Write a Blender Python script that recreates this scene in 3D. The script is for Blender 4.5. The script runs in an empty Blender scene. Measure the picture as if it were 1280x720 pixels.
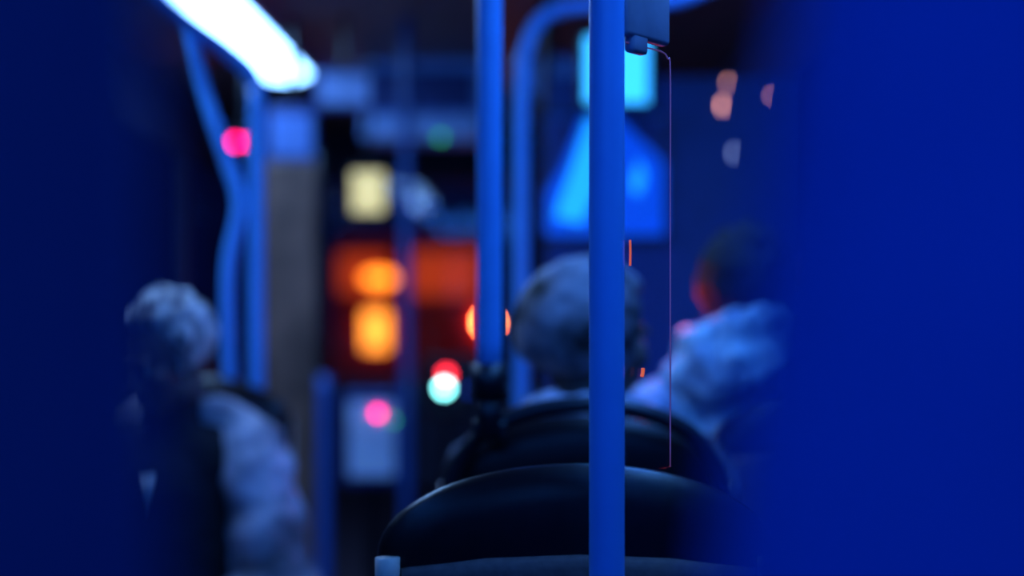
import bpy, bmesh, math, random
from mathutils import Vector, Matrix, noise
random.seed(4)
S = bpy.context.scene
COL = S.collection
S.view_settings.view_transform = 'Standard'
S.view_settings.look = 'None'

# ------------------------------------------------------------ materials
def mk(name, col, rough=0.5, metal=0.0, em=None, es=0.0, var=0.15, scale=20.0, bump=0.0, spec=0.5):
    m = bpy.data.materials.new(name); m.use_nodes = True
    nt = m.node_tree; b = nt.nodes['Principled BSDF']
    tc = nt.nodes.new('ShaderNodeTexCoord'); nz = nt.nodes.new('ShaderNodeTexNoise')
    nz.inputs['Scale'].default_value = scale; nz.inputs['Detail'].default_value = 4
    nt.links.new(tc.outputs['Object'], nz.inputs['Vector'])
    mr = nt.nodes.new('ShaderNodeMapRange'); mr.inputs[1].default_value = .35; mr.inputs[2].default_value = .65
    nt.links.new(nz.outputs['Fac'], mr.inputs[0])
    mx = nt.nodes.new('ShaderNodeMix'); mx.data_type = 'RGBA'
    mx.inputs[6].default_value = (*[c*(1-var) for c in col], 1)
    mx.inputs[7].default_value = (*[min(1, c*(1+var)) for c in col], 1)
    nt.links.new(mr.outputs[0], mx.inputs[0]); nt.links.new(mx.outputs[2], b.inputs['Base Color'])
    b.inputs['Roughness'].default_value = rough; b.inputs['Metallic'].default_value = metal
    b.inputs['Specular IOR Level'].default_value = spec
    if em:
        b.inputs['Emission Color'].default_value = (*em, 1); b.inputs['Emission Strength'].default_value = es
    if bump:
        bp = nt.nodes.new('ShaderNodeBump'); bp.inputs['Strength'].default_value = bump
        bp.inputs['Distance'].default_value = 0.01
        nt.links.new(nz.outputs['Fac'], bp.inputs['Height']); nt.links.new(bp.outputs[0], b.inputs['Normal'])
    return m

def glassmat(name, tint, fac=0.05, rough=0.03):
    m = bpy.data.materials.new(name); m.use_nodes = True
    nt = m.node_tree; nt.nodes.clear()
    o = nt.nodes.new('ShaderNodeOutputMaterial'); t = nt.nodes.new('ShaderNodeBsdfTransparent')
    g = nt.nodes.new('ShaderNodeBsdfGlossy'); x = nt.nodes.new('ShaderNodeMixShader')
    nz = nt.nodes.new('ShaderNodeTexNoise'); nz.inputs['Scale'].default_value = 3
    mr = nt.nodes.new('ShaderNodeMapRange'); mr.inputs[3].default_value = fac*.8; mr.inputs[4].default_value = fac*1.2
    nt.links.new(nz.outputs['Fac'], mr.inputs[0])
    t.inputs[0].default_value = (*tint, 1); g.inputs['Roughness'].default_value = rough
    nt.links.new(mr.outputs[0], x.inputs[0]); nt.links.new(t.outputs[0], x.inputs[1])
    nt.links.new(g.outputs[0], x.inputs[2]); nt.links.new(x.outputs[0], o.inputs[0])
    return m

M = dict(
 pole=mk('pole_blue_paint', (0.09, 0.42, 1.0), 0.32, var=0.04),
 poledarker=mk('pole_darker_blue', (0.03, 0.12, 0.45), 0.45, var=0.05),  # darker copy of the pole blue for two far poles
 black=mk('black_plastic', (0.012, 0.012, 0.018), 0.35, var=0.2),
 rubber=mk('matte_black', (0.01, 0.01, 0.014), 0.8),
 shell=mk('seat_shell', (0.009, 0.004, 0.006), 0.33, scale=60, bump=0.03, spec=0.3),
 panel=mk('seat_panel', (0.16, 0.10, 0.09), 0.7, scale=80, bump=0.1),
 trim=mk('seat_trim', (0.8, 0.62, 0.5), 0.5),
 fabric=mk('seat_fabric', (0.008, 0.015, 0.08), 0.9, scale=150, bump=0.3),
 nearR=mk('high_seat_fabric_lit', (0.006, 0.10, 0.54), 0.9, scale=14, var=0.06, spec=.05),  # lit copy of the seat blue, light is in the colour
 nearL=mk('high_seat_fabric_shaded', (0.014, 0.05, 0.18), 0.9, scale=14, var=0.06, spec=.05),  # darker copy of the same fabric, shade put into its colour
 steel=mk('brushed_steel', (0.4, 0.45, 0.6), 0.35, 0.9),
 clampm=mk('clamp_plastic', (0.22, 0.26, 0.36), 0.4),
 wall=mk('wall_laminate', (0.06, 0.06, 0.14), 0.6, scale=8),
 ceil=mk('ceiling_laminate', (0.45, 0.30, 0.30), 0.5, scale=5),
 floor=mk('floor_vinyl', (0.05, 0.03, 0.05), 0.6, scale=120, var=0.5),
 grey=mk('partition_grey', (0.18, 0.10, 0.07), 0.6, scale=7, var=.4),
 navy=mk('navy_panel', (0.02, 0.06, 0.3), 0.5),
 part=mk('partition_navy_haze', (0.006, 0.03, 0.22), 0.6, em=(.002, .03, .25), es=.2),  # emission puts blue haze into the panel colour
 ltblue=mk('pale_blue_panel', (0.25, 0.4, 0.8), 0.5, em=(0.05, 0.2, 0.8), es=0.16),  # faint emission puts blue lighting into the panel colour
 midblue=mk('mid_blue_panel', (0.1, 0.25, 0.7), 0.5, em=(0.02, 0.12, 0.7), es=0.12),  # blue-lit look comes from faint emission in the colour
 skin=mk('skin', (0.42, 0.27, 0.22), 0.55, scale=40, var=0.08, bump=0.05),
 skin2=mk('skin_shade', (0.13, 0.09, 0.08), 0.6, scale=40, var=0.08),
 hair_g=mk('grey_hair', (0.26, 0.23, 0.27), 0.7, scale=11, var=0.95, bump=0.5),
 hair_w=mk('white_hair', (0.65, 0.60, 0.66), 0.7, scale=24, var=0.85, bump=0.8),
 hair_d=mk('dark_hair', (0.006, 0.006, 0.008), 0.8, scale=45, var=0.4, bump=0.6),
 coat_d=mk('dark_coat', (0.12, 0.11, 0.15), 0.8, scale=9, var=.6, bump=0.4),
 coat_w=mk('pale_puffer', (0.42, 0.38, 0.44), 0.75, scale=7, var=.7, bump=0.4),
 coat_b=mk('light_blue_coat', (0.36, 0.58, 0.95), 0.75, scale=14, var=.4, bump=0.4),
 scarf=mk('pale_scarf', (0.45, 0.5, 0.7), 0.85, scale=22, var=.5, bump=0.5),
 knit=mk('dark_sweater', (0.008, 0.008, 0.012), 0.9, scale=80, bump=0.4),
 trous=mk('dark_trousers', (0.015, 0.015, 0.03), 0.85, scale=60),
 shoe=mk('dark_leather', (0.01, 0.01, 0.01), 0.4),
 white=mk('white_cloth', (0.9, 0.9, 0.95), 0.7),
 eye=mk('eye_white', (0.3, 0.3, 0.3), 0.2),
 glass=glassmat('window_glass', (0.75, 0.8, 0.95), .06),
 screen_glass=glassmat('draught_screen_glass', (0.93, 0.95, 1.0), .025, .12),
 edge=mk('screen_edge', (0.35, 0.25, 0.4), 0.3, em=(0.5, 0.16, 0.3), es=0.10, scale=6, var=.4),  # faint emission makes the edge line glow, it is no lamp
 reflection=mk('orange_reflection', (0.8, 0.2, 0.05), 0.3, em=(1, .15, .05), es=0.6),
 strip=mk('light_diffuser', (0.8, 0.9, 1), 0.4, em=(0.20, 0.48, 1.0), es=12),
 strip2=mk('added_blue_diffuser', (0.1, 0.2, 1), 0.4, em=(0.03, 0.22, 1.0), es=7),
 cyan=mk('screen_cyan', (0, 0.1, 0.2), 0.4, em=(0.03, 0.42, 1.0), es=2.4),
 glow_b=mk('glow_panel_blue', (0, 0.02, 0.2), 0.5, em=(0.0, 0.09, 1.0), es=0.8, scale=8, var=.5),
 glow_c=mk('glow_panel_cyan', (0, 0.1, 0.3), 0.5, em=(0.01, 0.30, 1.0), es=1.6),
 amber=mk('amber_lens', (0.5, 0.1, 0), 0.4, em=(1.0, 0.20, 0.01), es=9.0),
 amber2=mk('orange_lens', (0.5, 0.1, 0), 0.4, em=(1.0, 0.26, 0.02), es=6),
 red=mk('red_lens', (0.5, 0, 0), 0.4, em=(1.0, 0.02, 0.04), es=8),
 brake=mk('brake_lens', (0.5, 0, 0), 0.4, em=(1.0, 0.16, 0.03), es=110),
 redglow=mk('red_lit_panel', (0.3, 0.02, 0), 0.5, em=(0.6, 0.045, 0.005), es=1.3, scale=3, var=.5),
 vanred=mk('red_paint_self_lit', (0.35, 0.02, 0.01), 0.4, em=(0.3, 0.012, 0.004), es=0.15),  # faint emission in place of street light on the paint
 mag=mk('magenta_lens', (0.5, 0, 0.1), 0.4, em=(1.0, 0.0, 0.14), es=14),
 green=mk('green_lens', (0, 0.2, 0.05), 0.4, em=(0.03, 0.5, 0.12), es=2.2),
 cw=mk('cyan_white_lens', (0.5, 0.8, 0.8), 0.4, em=(0.25, 1.0, 1.0), es=11),
 blue=mk('blue_lens', (0, 0, 0.3), 0.4, em=(0.0, 0.08, 1.0), es=1.0),
 yel=mk('yellow_sign', (0.5, 0.5, 0.2), 0.4, em=(0.90, 0.80, 0.38), es=.85, scale=25, var=.5),
 warm=mk('warm_reflection', (0.5, 0.4, 0.3), 0.4, em=(1.0, 0.4, 0.3), es=6),
 pale=mk('pale_reflection', (0.5, 0.5, 0.6), 0.4, em=(.35, .5, 1), es=2.0),
 machine=mk('machine_face', (0.5, 0.6, 0.85), 0.5, em=(0.06, 0.2, 0.7), es=0.35, scale=6, var=.4),
 road=mk('asphalt', (0.02, 0.02, 0.03), 0.5, scale=4),
)

# ------------------------------------------------------------ helpers
def obj(name, me, mat=None, parent=None, smooth=True):
    o = bpy.data.objects.new(name, me); COL.objects.link(o)
    if mat is not None and len(me.materials) == 0: me.materials.append(mat)
    if smooth: me.polygons.foreach_set('use_smooth', [True]*len(me.polygons))
    if parent: o.parent = parent
    return o
def tag(o, label, cat, group=None):
    o['label'] = label; o['category'] = cat
    if group: o['group'] = group
    return o
def thing(name, loc, label, cat, rotz=0, group=None):
    e = bpy.data.objects.new(name, None); COL.objects.link(e); e.empty_display_size = 0.1
    e.location = loc; e.rotation_euler = (0, 0, rotz)
    return tag(e, label, cat, group)
def bm_mesh(bm, name):
    bmesh.ops.recalc_face_normals(bm, faces=bm.faces)
    me = bpy.data.meshes.new(name); bm.to_mesh(me); bm.free(); return me
def add_box(bm, c, s, bev=0.0):
    r = bmesh.ops.create_cube(bm, size=1, matrix=Matrix.Translation(c) @ Matrix.Diagonal((*s, 1)))
    if bev:
        es = {e for v in r['verts'] for e in v.link_edges}
        bmesh.ops.bevel(bm, geom=list(es), offset=bev, segments=3, affect='EDGES', profile=0.5)
def box(name, c, s, mat, bev=0.0, parent=None):
    bm = bmesh.new(); add_box(bm, c, s, bev)
    return obj(name, bm_mesh(bm, name), mat, parent, smooth=False)
def boxes(name, lst, mat, parent=None, bev=0.0):
    bm = bmesh.new()
    for c, s in lst: add_box(bm, c, s, bev)
    return obj(name, bm_mesh(bm, name), mat, parent, smooth=False)
def tube(name, pts, r, mat, parent=None, N=18):
    P = [Vector(p) for p in pts]
    Q = []
    for i in range(len(P)-1):
        p0 = P[i-1] if i else P[i]*2-P[i+1]; p1 = P[i]; p2 = P[i+1]; p3 = P[i+2] if i+2 < len(P) else P[i+1]*2-P[i]
        for k in range(8):
            t = k/8
            Q.append(.5*((2*p1)+(p2-p0)*t+(2*p0-5*p1+4*p2-p3)*t*t+(3*p1-p0-3*p2+p3)*t**3))
    Q.append(P[-1])
    vs, fs = [], []
    nrm = None
    for i, q in enumerate(Q):
        d = (Q[min(i+1, len(Q)-1)]-Q[max(i-1, 0)]).normalized()
        if nrm is None: nrm = d.orthogonal().normalized()
        nrm = (nrm-d*nrm.dot(d)).normalized(); b = d.cross(nrm)
        for k in range(N):
            a = 2*math.pi*k/N; vs.append(q+(nrm*math.cos(a)+b*math.sin(a))*r)
    for i in range(len(Q)-1):
        for k in range(N):
            k2 = (k+1) % N; fs.append((i*N+k, i*N+k2, (i+1)*N+k2, (i+1)*N+k))
    fs.append(tuple(range(N-1, -1, -1))); fs.append(tuple((len(Q)-1)*N+k for k in range(N)))
    me = bpy.data.meshes.new(name); me.from_pydata(vs, [], fs); me.update()
    return obj(name, me, mat, parent)
def cyl(name, c, r, h, mat, parent=None, axis='Z', bev=0.004):
    bm = bmesh.new()
    R = {'Z': Matrix.Identity(4), 'Y': Matrix.Rotation(math.pi/2, 4, 'X'), 'X': Matrix.Rotation(math.pi/2, 4, 'Y')}[axis]
    bmesh.ops.create_cone(bm, cap_ends=True, segments=40, radius1=r, radius2=r, depth=h, matrix=Matrix.Translation(c) @ R)
    es = [e for e in bm.edges if len(e.link_faces) == 2 and any(len(f.verts) > 4 for f in e.link_faces)]
    bmesh.ops.bevel(bm, geom=es, offset=bev, segments=3, affect='EDGES')
    return obj(name, bm_mesh(bm, name), mat, parent)
def dome(name, c, r, mat, parent=None, sy=0.5, sx=1, sz=1):
    bm = bmesh.new()
    bmesh.ops.create_uvsphere(bm, u_segments=24, v_segments=16, radius=1,
        matrix=Matrix.Translation(c) @ Matrix.Diagonal((r*sx, r*sy, r*sz, 1)))
    return obj(name, bm_mesh(bm, name), mat, parent)
def pillow(name, outline, T, mat, y0=0, parent=None, p=6):
    bm = bmesh.new()
    cx = sum(a for a, b in outline)/len(outline); cz = (max(b for a, b in outline)+min(b for a, b in outline))/2
    rs = [1, .992, .975, .94, .88, .78, .62, .42, .2]
    def ring(r, sg):
        out = []
        for a, b in outline:
            out.append(bm.verts.new((cx+(a-cx)*r, y0+sg*T/2*math.sqrt(max(0, 1-r**p)), cz+(b-cz)*r)))
        return out
    n = len(outline)
    for sg in (-1, 1):
        prev = None
        for r in rs:
            if r == 1 and sg == 1: cur = first
            else: cur = ring(r, sg)
            if r == 1 and sg == -1: first = cur
            if prev:
                for i in range(n): bm.faces.new((prev[i], prev[(i+1) % n], cur[(i+1) % n], cur[i]))
            prev = cur
        c = bm.verts.new((cx, y0+sg*T/2, cz))
        for i in range(n): bm.faces.new((prev[i], prev[(i+1) % n], c))
    return obj(name, bm_mesh(bm, name), mat, parent)

# ------------------------------------------------------------ bus shell
XL, XR, YB, YF, H = -1.62, 0.90, -1.6, 9.0, 2.2
def struct(o):
    o['kind'] = 'structure'; return o
struct(box('floor', ((XL+XR)/2, (YB+YF)/2, -0.03), (XR-XL+.1, YF-YB+.1, 0.06), M['floor']))
struct(box('ceiling', ((XL+XR)/2, (YB+YF)/2, H+0.03), (XR-XL+.1, YF-YB+.1, 0.06), M['ceil']))
wn = 0
for side, x in (('left', XL-.03), ('right', XR+.03)):
    L = [((x, (YB+YF)/2, 0.43), (0.06, YF-YB, 0.86)), ((x, (YB+YF)/2, 2.06), (0.06, YF-YB, 0.28))]
    ys = [YB+.06, 0.2, 1.9, 3.6, 5.3, 7.0, YF-.06]
    for y in ys: L.append(((x, y, 1.39), (0.06, 0.12, 1.06)))
    struct(boxes('wall_'+side, L, M['wall']))
    for a, b in zip(ys[:-1], ys[1:]):
        wn += 1
        struct(box('window_%d' % wn, (x, (a+b)/2, 1.39), (0.008, b-a-.122, 1.058), M['glass']))
xc = (XL+XR)/2; W = XR-XL
struct(boxes('wall_front', [((xc, YF, .33), (W, .06, .66)), ((xc, YF, 2.06), (W, .06, .28)),
     ((XL+.04, YF, 1.3), (.08, .06, 1.3)), ((XR-.04, YF, 1.3), (.08, .06, 1.3))], M['wall']))
wn += 1
struct(box('window_%d' % wn, (xc, YF, 1.29), (W-.17, 0.01, 1.25), M['glass']))
struct(box('wall_back', (xc, YB, 1.1), (W, .06, 2.2), M['wall']))

# ------------------------------------------------------------ ceiling lights
def striplight(x, y0, y1, w, mat, label, z=H):
    e = thing('ceiling_light', (x, (y0+y1)/2, z), label, 'ceiling light', group='strip lights on the bus ceiling')
    L = y1-y0
    bm = bmesh.new(); n = 10
    prof = [(w/2*math.cos(math.pi*i/n), -0.045*math.sin(math.pi*i/n)-0.004) for i in range(n+1)]
    vs = [[bm.verts.new((a, yy, b)) for a, b in prof] for yy in (-L/2, L/2)]
    for i in range(n): bm.faces.new((vs[0][i], vs[0][i+1], vs[1][i+1], vs[1][i]))
    bm.faces.new(vs[0]); bm.faces.new(vs[1])
    obj('diffuser', bm_mesh(bm, 'diffuser'), mat, e)
    boxes('housing', [((s*(w/2+.012), 0, -.012), (.022, L+.04, .024)) for s in (-1, 1)] +
          [((0, s*(L/2+.012), -.012), (w+.04, .022, .024)) for s in (-1, 1)], M['steel'], e)
striplight(-.99, 2.2, 6.2, 0.23, M['strip'], 'glowing white-blue tubular ceiling strip light along the bus')
striplight(0.45, -1.2, 3.3, 0.2, M['strip2'], 'added unseen blue strip light above the seats')  # out of view, added to light the interior blue
striplight(-1.03, -1.3, 1.6, 0.2, M['strip2'], 'added unseen blue strip light above the aisle')  # out of view, added to brighten the near seat backs

# ------------------------------------------------------------ seats
def seat_outline(hw, top, hh, bot, n=28, bw=None):
    bw = bw or hw*0.94
    pts = [(hw*math.cos(math.pi*i/n), top-hh+hh*math.sin(math.pi*i/n)) for i in range(n+1)]
    for i in range(1, 8):
        t = i/8; pts.append((-(hw+(bw-hw)*t), (top-hh)+(bot-top+hh)*t))
    for i in range(0, 9): pts.append((-bw+2*bw*i/8, bot-0.02*math.sin(math.pi*i/8)))
    for i in range(7, 0, -1):
        t = i/8; pts.append(((hw+(bw-hw)*t), (top-hh)+(bot-top+hh)*t))
    return pts
def make_seat(loc, label, rotz=0, handle=False, group='low-backed bus seats'):
    e = thing('bus_seat', loc, label, 'seat', rotz, group)
    pillow('seat_back', seat_outline(.22, 1.058, .10, .42), .06, M['shell'], 0, e, p=10)
    o = [(-.192, .948), (-.10, .960), (0, .964), (.10, .960), (.192, .948)]
    o = [(x, z) for x, z in reversed(o)] + [(-.192, .8), (-.185, .6), (-.17, .5), (0, .49), (.17, .5), (.185, .6), (.192, .8)]
    pillow('back_panel', o, .03, M['panel'], -.026, e, p=30)
    for s in (-1, 1):
        tube('side_trim', [(s*.206, -.03, .960), (s*.205, -.032, .8), (s*.198, -.03, .52)], .0135, M['trim'], e)
    pillow('back_cushion', seat_outline(.19, 1.02, .09, .48), .05, M['fabric'], .035, e, p=6)
    bm = bmesh.new(); add_box(bm, (0, .25, .42), (.42, .42, .07), .03)
    obj('seat_cushion', bm_mesh(bm, 'seat_cushion'), M['fabric'], e)
    bm = bmesh.new(); add_box(bm, (0, .22, .36), (.38, .40, .05), .015)
    obj('seat_pan', bm_mesh(bm, 'seat_pan'), M['shell'], e)
    boxes('seat_leg', [((0, .18, .18), (.09, .12, .33)), ((0, .18, .012), (.24, .3, .024))], M['black'], e, .006)
    if handle:
        pts = [(-.205, -.045, .90), (-.20, -.05, .965), (-.16, -.055, 1.03), (-.09, -.055, 1.066), (0, -.055, 1.078),
               (.09, -.055, 1.066), (.16, -.055, 1.03), (.20, -.05, .965), (.205, -.045, .90)]
        tube('grab_handle', pts, .013, M['black'], e)
    return e
make_seat((.072, 1.56, 0), 'black bus seat with rounded top and grey lower panel')
make_seat((.60, 1.56, 0), 'black plastic bus seat with rounded top, beside the wall')
make_seat((.11, 2.15, 0), 'black bus seat with grab handle, under grey-haired passenger', handle=True)
make_seat((.57, 2.54, 0), 'black bus seat under the passenger in light blue coat')
make_seat((-.70, 3.10, 0), 'dark rear-facing bus seat under the white-haired passenger', rotz=math.pi)

def high_seat(loc, label, kind, mat):
    e = thing('high_backed_seat', loc, label, 'seat', 0, 'high-backed blue seats')
    top = 1.62
    prof = [(.245, .45), (.25, .7), (.25, 1.0), (.245, 1.12), (.235, 1.2), (.222, 1.3), (.20, 1.42), (.165, 1.53), (.11, 1.6), (.0, top)]
    if kind == 'square': prof = [(.245, .45), (.25, .7), (.25, 1.0), (.25, 1.12), (.249, 1.2), (.247, 1.3), (.24, 1.42), (.20, 1.53), (.12, 1.6), (.0, top)]
    fine = []
    for (a, b), (c, d) in zip(prof[:-1], prof[1:]):
        for k in range(4): fine.append((a+(c-a)*k/4, b+(d-b)*k/4))
    fine.append(prof[-1])
    o = fine + [(-a, b) for a, b in reversed(fine[:-1])]
    pillow('seat_back', o, .13, mat, 0, e, p=3)
    bm = bmesh.new(); add_box(bm, (0, .27, .42), (.46, .42, .09), .035)
    obj('seat_cushion', bm_mesh(bm, 'seat_cushion'), mat, e)
    boxes('seat_leg', [((0, .2, .19), (.1, .14, .37)), ((0, .2, .012), (.26, .32, .024))], M['black'], e, .006)
high_seat((-.337, .36, 0), 'tall blue upholstered seat back in shaded tone, seen from behind', 'square', M['nearL'])
high_seat((.290, .37, 0), 'tall blue upholstered seat back in lit tone, seen from behind', 'round', M['nearR'])

# ------------------------------------------------------------ poles and rails
def pole(pts, r, label, name='grab_pole', mat='pole', group='blue grab poles'):
    return tag(tube(name, pts, r, M[mat], N=28), label, 'pole', group)
e = thing('grab_pole', (.093, 1.395, 0), 'bright blue vertical grab pole behind the black seat', 'pole', group='blue grab poles')
tube('pole_tube', [(0, 0, 0.0), (0, 0, 1.0), (0, 0, H)], .0175, M['pole'], e, N=40)
cyl('floor_flange', (0, 0, .012), .04, .024, M['black'], e)
e = thing('draught_screen', (.112, 1.40, .9), 'clear glass draught screen clamped to the blue pole', 'glass screen', rotz=math.radians(54))
w, zt, zb, r = .088, .592, .165, .018
oo = [(0, zb), (w, zb)]+[(w-r+r*math.cos(a), zt-r+r*math.sin(a)) for a in [math.pi/2*i/8 for i in range(9)]]+[(0, zt)]
bm = bmesh.new(); vs = [bm.verts.new((a, -.002, b)) for a, b in oo]; f = bm.faces.new(vs)
g = bmesh.ops.extrude_face_region(bm, geom=[f]); bmesh.ops.translate(bm, verts=[v for v in g['geom'] if isinstance(v, bmesh.types.BMVert)], vec=(0, .004, 0))
obj('glass_pane', bm_mesh(bm, 'glass_pane'), M['screen_glass'], e, smooth=False)
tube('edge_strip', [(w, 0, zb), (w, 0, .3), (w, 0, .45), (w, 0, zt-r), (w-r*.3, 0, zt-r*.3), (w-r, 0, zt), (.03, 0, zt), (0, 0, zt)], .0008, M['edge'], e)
tube('orange_reflection', [(.0015, -.004, .372), (.002, -.004, .385), (.0015, -.004, .397)], .0010, M['reflection'], e)  # glowing slivers stand in for orange reflections in the pane
tube('orange_reflection', [(.024, -.004, .262), (.0255, -.004, .265), (.0265, -.004, .270)], .0018, M['reflection'], e)
bm = bmesh.new(); add_box(bm, (.035, 0, .625), (.085, .014, .055), .005); add_box(bm, (.02, 0, .594), (.03, .012, .022), .004)
obj('clamp', bm_mesh(bm, 'clamp'), M['clampm'], e)
e = thing('grab_pole', (-.033, 2.075, 1.03), 'blue grab pole in a black socket on the seat handle', 'pole', group='blue grab poles')
tube('pole_tube', [(0, 0, .08), (0, 0, .6), (0, 0, H-1.03)], .0185, M['pole'], e, N=32)
bm = bmesh.new()
for c, rr, h in (((0, 0, .085), .027, .05), ((0, 0, .035), .021, .07)):
    bmesh.ops.create_cone(bm, cap_ends=True, segments=32, radius1=rr, radius2=rr*.98, depth=h, matrix=Matrix.Translation(c))
add_box(bm, (0, .012, .012), (.05, .05, .03), .006)
obj('socket', bm_mesh(bm, 'socket'), M['black'], e)
pole([(.023, 3.4, 0), (.023, 3.4, 1.0), (.023, 3.4, 1.70), (.033, 3.4, 1.82), (.08, 3.4, 1.90), (.19, 3.4, 1.925), (.40, 3.4, 1.94), (.6, 3.4, 2.05), (.64, 3.4, H)],
     .0175, 'blue grab pole bending over into an overhead handrail')
pole([(-.567, 3.16, 1.0), (-.567, 3.16, 1.3), (-.567, 3.16, 1.70)], .0175, 'straight blue pole rising from the rear-facing seat')
pole([(-.628, 3.16, 1.0), (-.631, 3.16, 1.28), (-.606, 3.16, 1.43), (-.628, 3.16, 1.52), (-.654, 3.15, 1.60), (-.686, 3.14, 1.70), (-.712, 3.10, 1.83)], .0155, 'blue pole with a kinked bend joining the overhead rail')
pole([(-.98, 2.5, H), (-.90, 2.62, 2.02), (-.79, 2.82, 1.89), (-.71, 3.0, 1.825), (-.64, 3.12, 1.78), (-.587, 3.16, 1.735), (-.567, 3.16, 1.70)], .0175, 'curved blue overhead rail hanging from the ceiling', name='overhead_rail')
pole([(-.37, 5.0, 0), (-.37, 5.0, 1.2), (-.37, 5.0, H)], .02, 'darker blue grab pole in the aisle', mat='poledarker')
pole([(-.58, 4.4, 0), (-.58, 4.4, .5), (-.58, 4.4, .98)], .022, 'short darker blue stanchion beside the grey partition', mat='poledarker')

# ------------------------------------------------------------ people
class Geo:
    def __init__(s): s.v = []; s.f = []
    def add(s, vs, fs):
        n = len(s.v); s.v += vs; s.f += [tuple(i+n for i in f) for f in fs]
def _sph(nu, nv):
    vs = [Vector((0, 0, 1))]; fs = []
    for j in range(1, nv):
        t = math.pi*j/nv
        for i in range(nu):
            a = 2*math.pi*i/nu; vs.append(Vector((math.sin(t)*math.cos(a), math.sin(t)*math.sin(a), math.cos(t))))
    vs.append(Vector((0, 0, -1))); L = len(vs)-1
    for i in range(nu):
        k = (i+1) % nu
        fs.append((0, 1+i, 1+k)); fs.append((L, L-nu+k, L-nu+i))
        for j in range(nv-2):
            b = 1+j*nu; fs.append((b+i, b+nu+i, b+nu+k, b+k))
    return vs, fs
SPH = _sph(16, 10)
def ell(g, c, s, rot=None):
    m = Matrix.Translation(c)
    if rot: m = m @ rot
    m = m @ Matrix.Diagonal((*s, 1)); g.add([m @ v for v in SPH[0]], SPH[1])
def capsule(g, a, b, ra, rb, sx=1.0):
    a, b = Vector(a), Vector(b); d = b-a
    for t in (0, 1) if d.length < .05 else (0, .25, .5, .75, 1):
        r = ra+(rb-ra)*t; ell(g, a.lerp(b, t), (r*sx, r, r))
    q = d.to_track_quat('Z', 'Y'); N = 20; vs = []
    vert = sx != 1
    for p, r in ((a, ra), (b, rb)):
        for i in range(N):
            an = 2*math.pi*i/N
            if vert: vs.append(p+Vector((r*sx*math.cos(an), r*math.sin(an), 0)))
            else: vs.append(p+q @ Vector((r*math.cos(an), r*math.sin(an), 0)))
    fs = [(i, (i+1) % N, N+(i+1) % N, N+i) for i in range(N)]+[tuple(range(N-1, -1, -1)), tuple(range(N, 2*N))]
    g.add(vs, fs)
def remesh(g, name, mat, parent, vox=.008, it=4, wr=0.0, wf=14):
    me = bpy.data.meshes.new('t'); me.from_pydata(g.v, [], g.f); me.update()
    t = bpy.data.objects.new('t', me); COL.objects.link(t)
    r = t.modifiers.new('r', 'REMESH'); r.mode = 'VOXEL'; r.voxel_size = vox
    s = t.modifiers.new('s', 'SMOOTH'); s.iterations = it; s.factor = .5
    dg = bpy.context.evaluated_depsgraph_get()
    m2 = bpy.data.meshes.new_from_object(t.evaluated_get(dg)); m2.name = name
    bpy.data.objects.remove(t)
    if wr:
        ns = [v.normal.copy() for v in m2.vertices]
        for v, n in zip(m2.vertices, ns):
            k = noise.noise(Vector((v.co.x*wf, v.co.y*wf, v.co.z*wf*1.6)))+.5*noise.noise(v.co*wf*2.3)
            v.co += n*wr*k
    return obj(name, m2, mat, parent)
HUV = _sph(64, 44)
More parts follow.
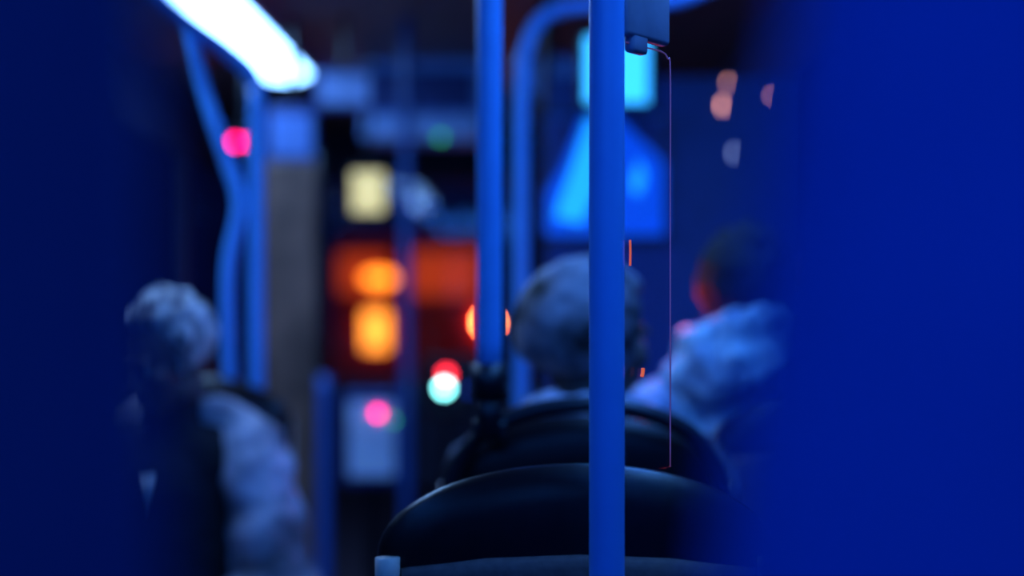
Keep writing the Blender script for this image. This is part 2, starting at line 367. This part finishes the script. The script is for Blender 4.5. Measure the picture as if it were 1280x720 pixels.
def person(loc, rotz, label, headyaw, headpitch, mats, scale=1.0, coat='closed', lean=0.0, hr=1.0, hn=1.0):
    e = thing('person', loc, label, 'person', rotz); e.scale = (scale,)*3
    def L(z): return lean*(z-.55)
    neck = Vector((0, L(1.05)-.005, 1.05)); hc = Vector((0, L(1.2)+.02, 1.20))
    HM = Matrix.Translation(hc) @ Matrix.Rotation(headyaw, 4, 'Z') @ Matrix.Rotation(headpitch, 4, 'X')
    bm = Geo()
    capsule(bm, (0, 0, .56), (0, L(.72), .72), .105, .10, 1.35)
    capsule(bm, (0, L(.72), .72), (0, L(.92), .92), .10, .105, 1.45)
    capsule(bm, (-.12, L(.99), .985), (.12, L(.99), .985), .062, .062)
    capsule(bm, neck-Vector((0, 0, .07)), hc+Vector((0, -.015, -.05)), .058, .052)
    for s in (-1, 1):
        sh = Vector((s*.175, L(.99), .985)); el = Vector((s*.235, L(.8)+.03, .73)); wr = Vector((s*.13, .26, .665))
        capsule(bm, sh, el, .047, .038); capsule(bm, el, wr, .037, .025)
        capsule(bm, (s*.09, .02, .55), (s*.13, .42, .545), .08, .058)
        capsule(bm, (s*.13, .42, .545), (s*.13, .40, .12), .056, .038)
        ell(bm, wr+Vector((-s*.02, .05, -.005)), (.036, .048, .014))
        for fx, fl in ((-.03, .062), (-.010, .072), (.011, .068), (.030, .052)):
            p0 = wr+Vector((-s*.02+fx, .085, -.003)); p1 = p0+Vector((fx*.25, fl*.55, .004)); p2 = p1+Vector((fx*.1, fl*.4, -.018))
            capsule(bm, p0, p1, .0085, .008); capsule(bm, p1, p2, .008, .0068)
        t0 = wr+Vector((-s*.05, .03, -.004)); t1 = t0+Vector((-s*.022, .028, 0)); capsule(bm, t0, t1, .011, .0095)
        capsule(bm, t1, t1+Vector((-s*.005, .028, -.006)), .0095, .008)
    hb = Geo()
    ell(hb, (0, -.012, .022), (.078, .096, .090)); ell(hb, (0, .028, -.035), (.062, .064, .082))
    ell(hb, (0, .058, -.085), (.030, .028, .026)); ell(hb, (0, .078, .022), (.055, .014, .012))
    for s in (-1, 1):
        ell(hb, (s*.043, .055, -.022), (.024, .028, .024)); ell(hb, (s*.052, .0, -.07), (.018, .04, .03))
        ell(hb, (s*.079, -.008, -.01), (.008, .020, .032), Matrix.Rotation(.25*s, 4, 'Z'))
        ell(hb, (s*.012, .095, -.035), (.010, .011, .008))
    capsule(hb, (0, .088, .008), (0, .107, -.028), .009, .013)
    ell(hb, (0, .088, -.058), (.024, .012, .006)); ell(hb, (0, .086, -.069), (.020, .012, .007))
    bm.add([HM @ Vector(v) for v in hb.v], hb.f)
    remesh(bm, 'body', mats['skin'], e, .0055, 3)
    for s in (-1, 1):
        g = Geo(); ell(g, (s*.031, .074, .0), (.013, .013, .012))
        me = bpy.data.meshes.new('eye'); me.from_pydata([HM @ v for v in g.v], [], g.f); obj('eye', me, M['eye'], e)
    vs = []
    for d in HUV[0]:
        face = max(0, d.y-.25)*(1 if d.z < .45 else max(0, 1-(d.z-.45)*4))
        low = max(0, -d.z-.45)
        k = 1+hn*(.09*noise.noise(d*4+Vector((loc[0]*9, 0, 0)))+.05*noise.noise(Vector((d.x*14, d.y*14, d.z*5))))
        k -= min(.45, face*1.1)+min(.5, low*.5)
        vs.append(HM @ Vector((d.x*.098*k*hr, d.y*.116*k*hr-.016, d.z*.108*k*hr+.03-.012*(hr-1)*10)))
    me = bpy.data.meshes.new('hair'); me.from_pydata(vs, [], HUV[1]); me.update()
    obj('hair', me, mats['hair'], e)
    bm = Geo()
    capsule(bm, (0, 0, .555), (0, .01, .66), .115, .112, 1.35)
    for s in (-1, 1):
        capsule(bm, (s*.09, .02, .56), (s*.13, .42, .55), .088, .068); capsule(bm, (s*.13, .42, .55), (s*.13, .40, .14), .066, .055)
    remesh(bm, 'trousers', M['trous'], e, .01, 4, .006)
    for s in (-1, 1):
        bm = Geo(); capsule(bm, (s*.13, .39, .06), (s*.14, .53, .045), .048, .042); ell(bm, (s*.13, .40, .10), (.045, .05, .05))
        ell(bm, (s*.137, .47, .015), (.048, .12, .013)); remesh(bm, 'shoe', M['shoe'], e, .008, 3)
    bm = Geo()
    if coat == 'closed':
        capsule(bm, (0, 0, .60), (0, L(.75), .75), .125, .122, 1.4)
        capsule(bm, (0, L(.75), .75), (0, L(.92), .92), .122, .120, 1.5)
        capsule(bm, (-.13, L(.98), .98), (.13, L(.98), .98), .078, .078)
        capsule(bm, (-.06, L(1.03), 1.035), (.06, L(1.03), 1.035), .062, .062)
        for s in (-1, 1):
            sh = Vector((s*.172, L(.98), .975)); el = Vector((s*.238, L(.8)+.03, .73)); wr = Vector((s*.145, .235, .67))
            capsule(bm, sh, el, .072, .060); capsule(bm, el, wr, .058, .04)
        remesh(bm, 'coat', mats['coat'], e, .009, 5, .012)
    else:
        capsule(bm, (0, .012, .60), (0, L(.75)+.012, .75), .118, .116, 1.35)
        capsule(bm, (0, L(.75)+.012, .75), (0, L(.93)+.022, .93), .116, .116, 1.4)
        capsule(bm, (-.10, L(.99)+.02, .985), (.10, L(.99)+.02, .985), .076, .076)
        capsule(bm, (0, L(1.0), 1.02), (0, L(1.06)+.005, 1.085), .072, .066)
        remesh(bm, 'sweater', M['knit'], e, .009, 5, .004)
        bm = Geo()
        capsule(bm, (0, -.045, .60), (0, L(.9)-.045, .92), .108, .110, 1.5)
        for s in (-1, 1):
            for z0, z1 in ((.60, .70), (.72, .80), (.82, .90), (.90, .95)):
                capsule(bm, (s*.185, .0+L(z0), z0), (s*.185, .0+L(z1), z1), .07, .068)
            capsule(bm, (s*.085, L(1.03)-.035, 1.055), (s*.18, L(.99)-.01, .995), .058, .078)
            sh = Vector((s*.195, L(.98), .965)); el = Vector((s*.262, L(.8)+.03, .72)); wr = Vector((s*.15, .23, .675))
            for t in (0, .5, 1.0): ell(bm, sh.lerp(el, t), (.082, .085, .08))
            for t in (.45, 1.0): ell(bm, el.lerp(wr, t), (.062, .06, .058))
            capsule(bm, sh, el, .076, .068); capsule(bm, el, wr, .06, .048)
        remesh(bm, 'puffer_jacket', mats['coat'], e, .009, 5, .012, 11)
        me = bpy.data.meshes.new('shirt_collar')
        yy = L(.95)+.150
        me.from_pydata([(-.03, yy, .965), (.008, yy+.002, .96), (-.012, yy+.003, .885)], [], [(0, 1, 2)])
        o = obj('shirt_collar', me, M['white'], e)
        sm = o.modifiers.new('s', 'SOLIDIFY'); sm.thickness = .008; sm.offset = 1
    if 'scarf' in mats:
        bm = Geo()
        for i in range(24):
            a = 2*math.pi*i/24
            ell(bm, (.088*math.cos(a), .080*math.sin(a)+L(1.05)-.008, 1.066-.012*math.sin(a)), (.038, .038, .042))
        remesh(bm, 'scarf', mats['scarf'], e, .008, 3, .012, 22)
    if 'hood' in mats:
        bm = Geo()
        for i in range(28):
            a = math.pi+math.pi*(i/27)*1.0
            for r0, z0, rr in ((.115, 1.06, .05), (.10, 1.12, .042)):
                ell(bm, (r0*1.1*math.cos(a), r0*math.sin(a)+L(1.05)-.01, z0-.02*math.cos(a*2)), (rr, rr, rr*1.1))
        remesh(bm, 'hood', mats['hood'], e, .009, 3, .014, 18)
    return e
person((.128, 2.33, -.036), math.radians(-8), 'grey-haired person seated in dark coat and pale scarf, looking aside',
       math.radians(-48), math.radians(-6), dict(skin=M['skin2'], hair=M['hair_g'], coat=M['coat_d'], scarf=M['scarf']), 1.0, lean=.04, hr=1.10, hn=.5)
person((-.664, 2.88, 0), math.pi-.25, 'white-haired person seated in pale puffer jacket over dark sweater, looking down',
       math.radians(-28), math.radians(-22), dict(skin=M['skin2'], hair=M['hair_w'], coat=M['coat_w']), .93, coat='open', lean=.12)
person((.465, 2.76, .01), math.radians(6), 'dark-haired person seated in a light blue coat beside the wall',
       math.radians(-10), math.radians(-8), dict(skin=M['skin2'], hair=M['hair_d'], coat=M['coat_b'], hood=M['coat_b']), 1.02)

# ------------------------------------------------------------ bus fittings
e = thing('partition', (.49, 4.25, 0), 'dark blue full-height partition behind the driver cab', 'partition')
box('partition_panel', (0, 0, .95), (.78, .03, 1.86), M['part'], .008, e)
tube('frame_rail', [(-.39, 0, 0), (-.39, 0, 1), (-.39, 0, H)], .016, M['black'], e)
for x, z, r, m in ((.136, 1.793, .011, 'warm'), (.153, 1.862, .007, 'warm'), (.171, 1.652, .011, 'pale'), (.285, 1.822, .006, 'warm')):
    dome('reflection_spot', (x, -.018, z), r, M[m], e, .4, .45, 1.5)  # added glowing spots stand in for window reflections
e = thing('monitor', (.295, 4.0, 1.755), 'ceiling-hung monitor glowing bright cyan', 'monitor')
boxes('monitor_case', [((0, .03, .11), (.21, .05, .22))], M['black'], e, .01)
box('monitor_screen', (0, .003, .11), (.175, .006, .185), M['cyan'], 0, e)
tube('mount', [(0, .04, .2), (0, .04, .35), (0, .04, H-1.755)], .015, M['black'], e)
e = thing('glow_panel', (.275, 4.215, 1.40), 'added glowing panel standing in for a soft blue glow', 'glow_panel')  # added glowing panel stands in for the soft blue glow here
box('glow_panel_frame', (0, 0, .18), (.38, .02, .38), M['black'], .004, e)
box('glow_panel_face', (.0, -.012, .18), (.35, .006, .35), M['glow_b'], 0, e)
def flat(name, pts, y, mat, parent):
    bm = bmesh.new(); f = bm.faces.new([bm.verts.new((a, y, b)) for a, b in pts])
    g = bmesh.ops.extrude_face_region(bm, geom=[f]); bmesh.ops.translate(bm, verts=[v for v in g['geom'] if isinstance(v, bmesh.types.BMVert)], vec=(0, .003, 0))
    return obj(name, bm_mesh(bm, name), mat, parent, smooth=False)
flat('glow_panel_shape', [(-.15, .06), (-.07, .04), (-.02, .14), (.0, .35), (-.05, .35), (-.10, .20)], -.019, M['glow_c'], e)
flat('glow_panel_shape', [(.07, .15), (.10, .12), (.12, .18), (.10, .23)], -.019, M['glow_c'], e)
flat('glow_panel_dark', [(-.174, .34), (-.174, .13), (-.13, .20), (-.07, .352), (-.174, .352)], -.019, M['navy'], e)
flat('glow_panel_dark', [(.174, .352), (.04, .352), (.174, .22)], -.019, M['navy'], e)
def hung(name, c, s, mat, label, cat):
    e = thing(name, (c[0], c[1], c[2]-s[2]/2), label, cat)
    box('case', (0, 0, s[2]/2), s, M['navy'], .012, e)
    box('face', (0, -s[1]/2-.003, s[2]/2), (s[0]*.86, .008, s[2]*.72), mat, 0, e)
    tube('hanger', [(0, 0, s[2]*.9), (0, 0, s[2]), (0, 0, H-c[2]+s[2]/2)], .012, M['black'], e)
    return e
hung('route_display', (-.585, 5.0, 1.945), (.2, .06, .14), M['ltblue'], 'pale blue overhead display box hanging from the ceiling', 'display')
hung('notice_box', (-.78, 5.05, 1.79), (.17, .05, .2), M['midblue'], 'small blue-lit notice box above the partition', 'display')
hung('monitor', (.14, 5.0, 1.99), (.22, .05, .17), M['midblue'], 'blue-lit overhead monitor hanging from the ceiling', 'monitor')
e = thing('destination_box', (-.375, 6.05, 1.87), 'wide dark blue overhead box with pale lower band and green lamp', 'overhead box')
box('case', (0, 0, .165), (.50, .25, .33), M['midblue'], .01, e)
box('lower_band', (0, -.13, .045), (.48, .012, .085), M['ltblue'], .003, e)
box('display_glass', (0, -.13, .2), (.44, .012, .17), M['navy'], .003, e)
dome('green_lamp', (.078, -.14, .006), .014, M['green'], e)
e = thing('warning_lamp_box', (-1.128, 6.0, 1.83), 'small box with two magenta warning lamps below the ceiling', 'warning lamp')
box('housing', (0, 0, .035), (.14, .04, .1), M['black'], .008, e)
tube('bracket', [(0, 0, .08), (0, 0, .2), (0, 0, H-1.83)], .01, M['black'], e)
for dx in (-.034, .030): dome('lens', (dx, -.022, .034), .017, M['mag'], e)
e = thing('partition', (-.70, 4.5, 0), 'grey upright partition panel beside the aisle', 'partition')
box('partition_panel', (0, 0, .83), (.17, .04, 1.64), M['grey'], .012, e)
tube('edge_post', [(.09, 0, 0), (.09, 0, .8), (.09, 0, 1.68)], .012, M['black'], e)
e = thing('illuminated_sign', (-.557, 5.5, 1.53), 'small glowing yellow-white sign on a thin post', 'sign')
box('sign_case', (0, .015, .09), (.15, .03, .19), M['black'], .008, e)
box('sign_face', (0, -.003, .09), (.12, .006, .155), M['yel'], 0, e)
tube('post', [(0, .02, .17), (0, .02, .4), (0, .02, H-1.53)], .01, M['black'], e)
e = thing('ticket_machine', (-.51, 5.25, 0), 'pale blue ticket machine with magenta and green lamps on a stand', 'ticket machine')
bm = bmesh.new(); add_box(bm, (0, 0, .70), (.22, .14, .34), .02); obj('machine_case', bm_mesh(bm, 'machine_case'), M['navy'], e, smooth=False)
box('machine_face', (0, -.073, .70), (.165, .01, .27), M['machine'], .004, e)
tube('stand', [(0, 0, 0), (0, 0, .3), (0, 0, .56)], .03, M['black'], e)
dome('magenta_lamp', (.022, -.085, .795), .011, M['mag'], e); dome('green_lamp', (.078, -.085, .77), .010, M['green'], e)
e = thing('card_validator', (-.235, 5.05, 0), 'card validator on a post with glowing white, red and blue lamps', 'card reader')
tube('post', [(0, 0, 0), (0, 0, .4), (0, 0, .82)], .02, M['black'], e)
bm = bmesh.new(); add_box(bm, (.02, 0, .90), (.20, .08, .22), .02); obj('validator_case', bm_mesh(bm, 'validator_case'), M['black'], e, smooth=False)
dome('white_lamp', (-.004, -.045, .898), .022, M['cw'], e); dome('red_lamp', (.004, -.045, .946), .019, M['red'], e)
dome('blue_lamp', (.086, -.045, .89), .010, M['blue'], e)

# ------------------------------------------------------------ outside: road, van
o = box('road', (0, 20, -.45), (60, 60, .1), M['road']); tag(o, 'dark wet asphalt road outside the bus', 'road')
e = thing('van', (-1.28, 18, -.4), 'red van with glowing amber and red rear lamps on the road', 'van')
bm = bmesh.new()
prof = [(0, .45), (0, 2.05), (.15, 2.3), (3.4, 2.3), (3.9, 1.5), (4.7, 1.3), (4.8, .45)]
a = [bm.verts.new((-1.0 if z < 2.2 else -.88, y, z)) for y, z in prof]; b = [bm.verts.new((1.0 if z < 2.2 else .88, y, z)) for y, z in prof]
bm.faces.new(a); bm.faces.new(b)
for i in range(len(prof)): j = (i+1) % len(prof); bm.faces.new((a[i], a[j], b[j], b[i]))
bmesh.ops.bevel(bm, geom=list(bm.edges), offset=.05, segments=3, affect='EDGES')
obj('van_body', bm_mesh(bm, 'van_body'), M['vanred'], e, smooth=False)
box('rear_window', (.40, -.01, 1.83), (.92, .03, .56), M['redglow'], .02, e)
box('rear_window', (-.60, -.01, 1.83), (.60, .03, .50), M['redglow'], .02, e)
box('bumper', (0, -.06, .45), (1.96, .16, .2), M['black'], .04, e)
dome('tail_lamp', (-.40, -.04, 1.77), .20, M['amber'], e, .2, 1, .46)
box('tail_lamp', (-.44, -.05, 1.115), (.29, .05, .48), M['amber2'], .02, e)
dome('brake_lamp', (.975, -.04, 1.215), .10, M['brake'], e, .3)
for sx in (-.85, .85):
    for y in (.8, 3.9): cyl('wheel', (sx, y, .35), .34, .22, M['rubber'], e, 'X', .04)

# ------------------------------------------------------------ lights and world
def area(loc, rot, sx, sy, col, en):
    l = bpy.data.lights.new('a', 'AREA'); l.shape = 'RECTANGLE'; l.size = sx; l.size_y = sy; l.color = col; l.energy = en
    o = bpy.data.objects.new('ceiling_fill_light', l); COL.objects.link(o); o.location = loc; o.rotation_euler = rot
area((-.3, -.9, 2.1), (math.radians(35), 0, 0), 1.4, .4, (.03, .22, 1), 8)  # added fill from behind the camera for the near seat backs
area((.45, 2.0, 2.12), (0, 0, 0), .2, 2.0, (.09, .34, 1), 13)  # added fill under the unseen right strip
area((-1.03, 3.4, 2.12), (0, 0, 0), .2, 2.0, (.28, .45, 1), 10)
l = bpy.data.lights.new('p', 'POINT'); l.color = (1, .06, .03); l.energy = .8; l.shadow_soft_size = .04
o = bpy.data.objects.new('red_rim_light', l); COL.objects.link(o); o.location = (.33, 2.80, 1.22)  # added red point light for a rim on the passenger's face
w = bpy.data.worlds.new('w'); S.world = w; w.use_nodes = True
w.node_tree.nodes['Background'].inputs[0].default_value = (.02, .04, .35, 1)
w.node_tree.nodes['Background'].inputs[1].default_value = .05

# ------------------------------------------------------------ camera
cam = bpy.data.cameras.new('camera'); co = bpy.data.objects.new('camera', cam); COL.objects.link(co)
co.location = (0, 0, 1.25); co.rotation_euler = (math.pi/2, 0, 0)
cam.lens = 50; cam.sensor_width = 36; cam.clip_start = .02
cam.dof.use_dof = True; cam.dof.focus_distance = 1.46; cam.dof.aperture_fstop = 1.35
S.camera = co
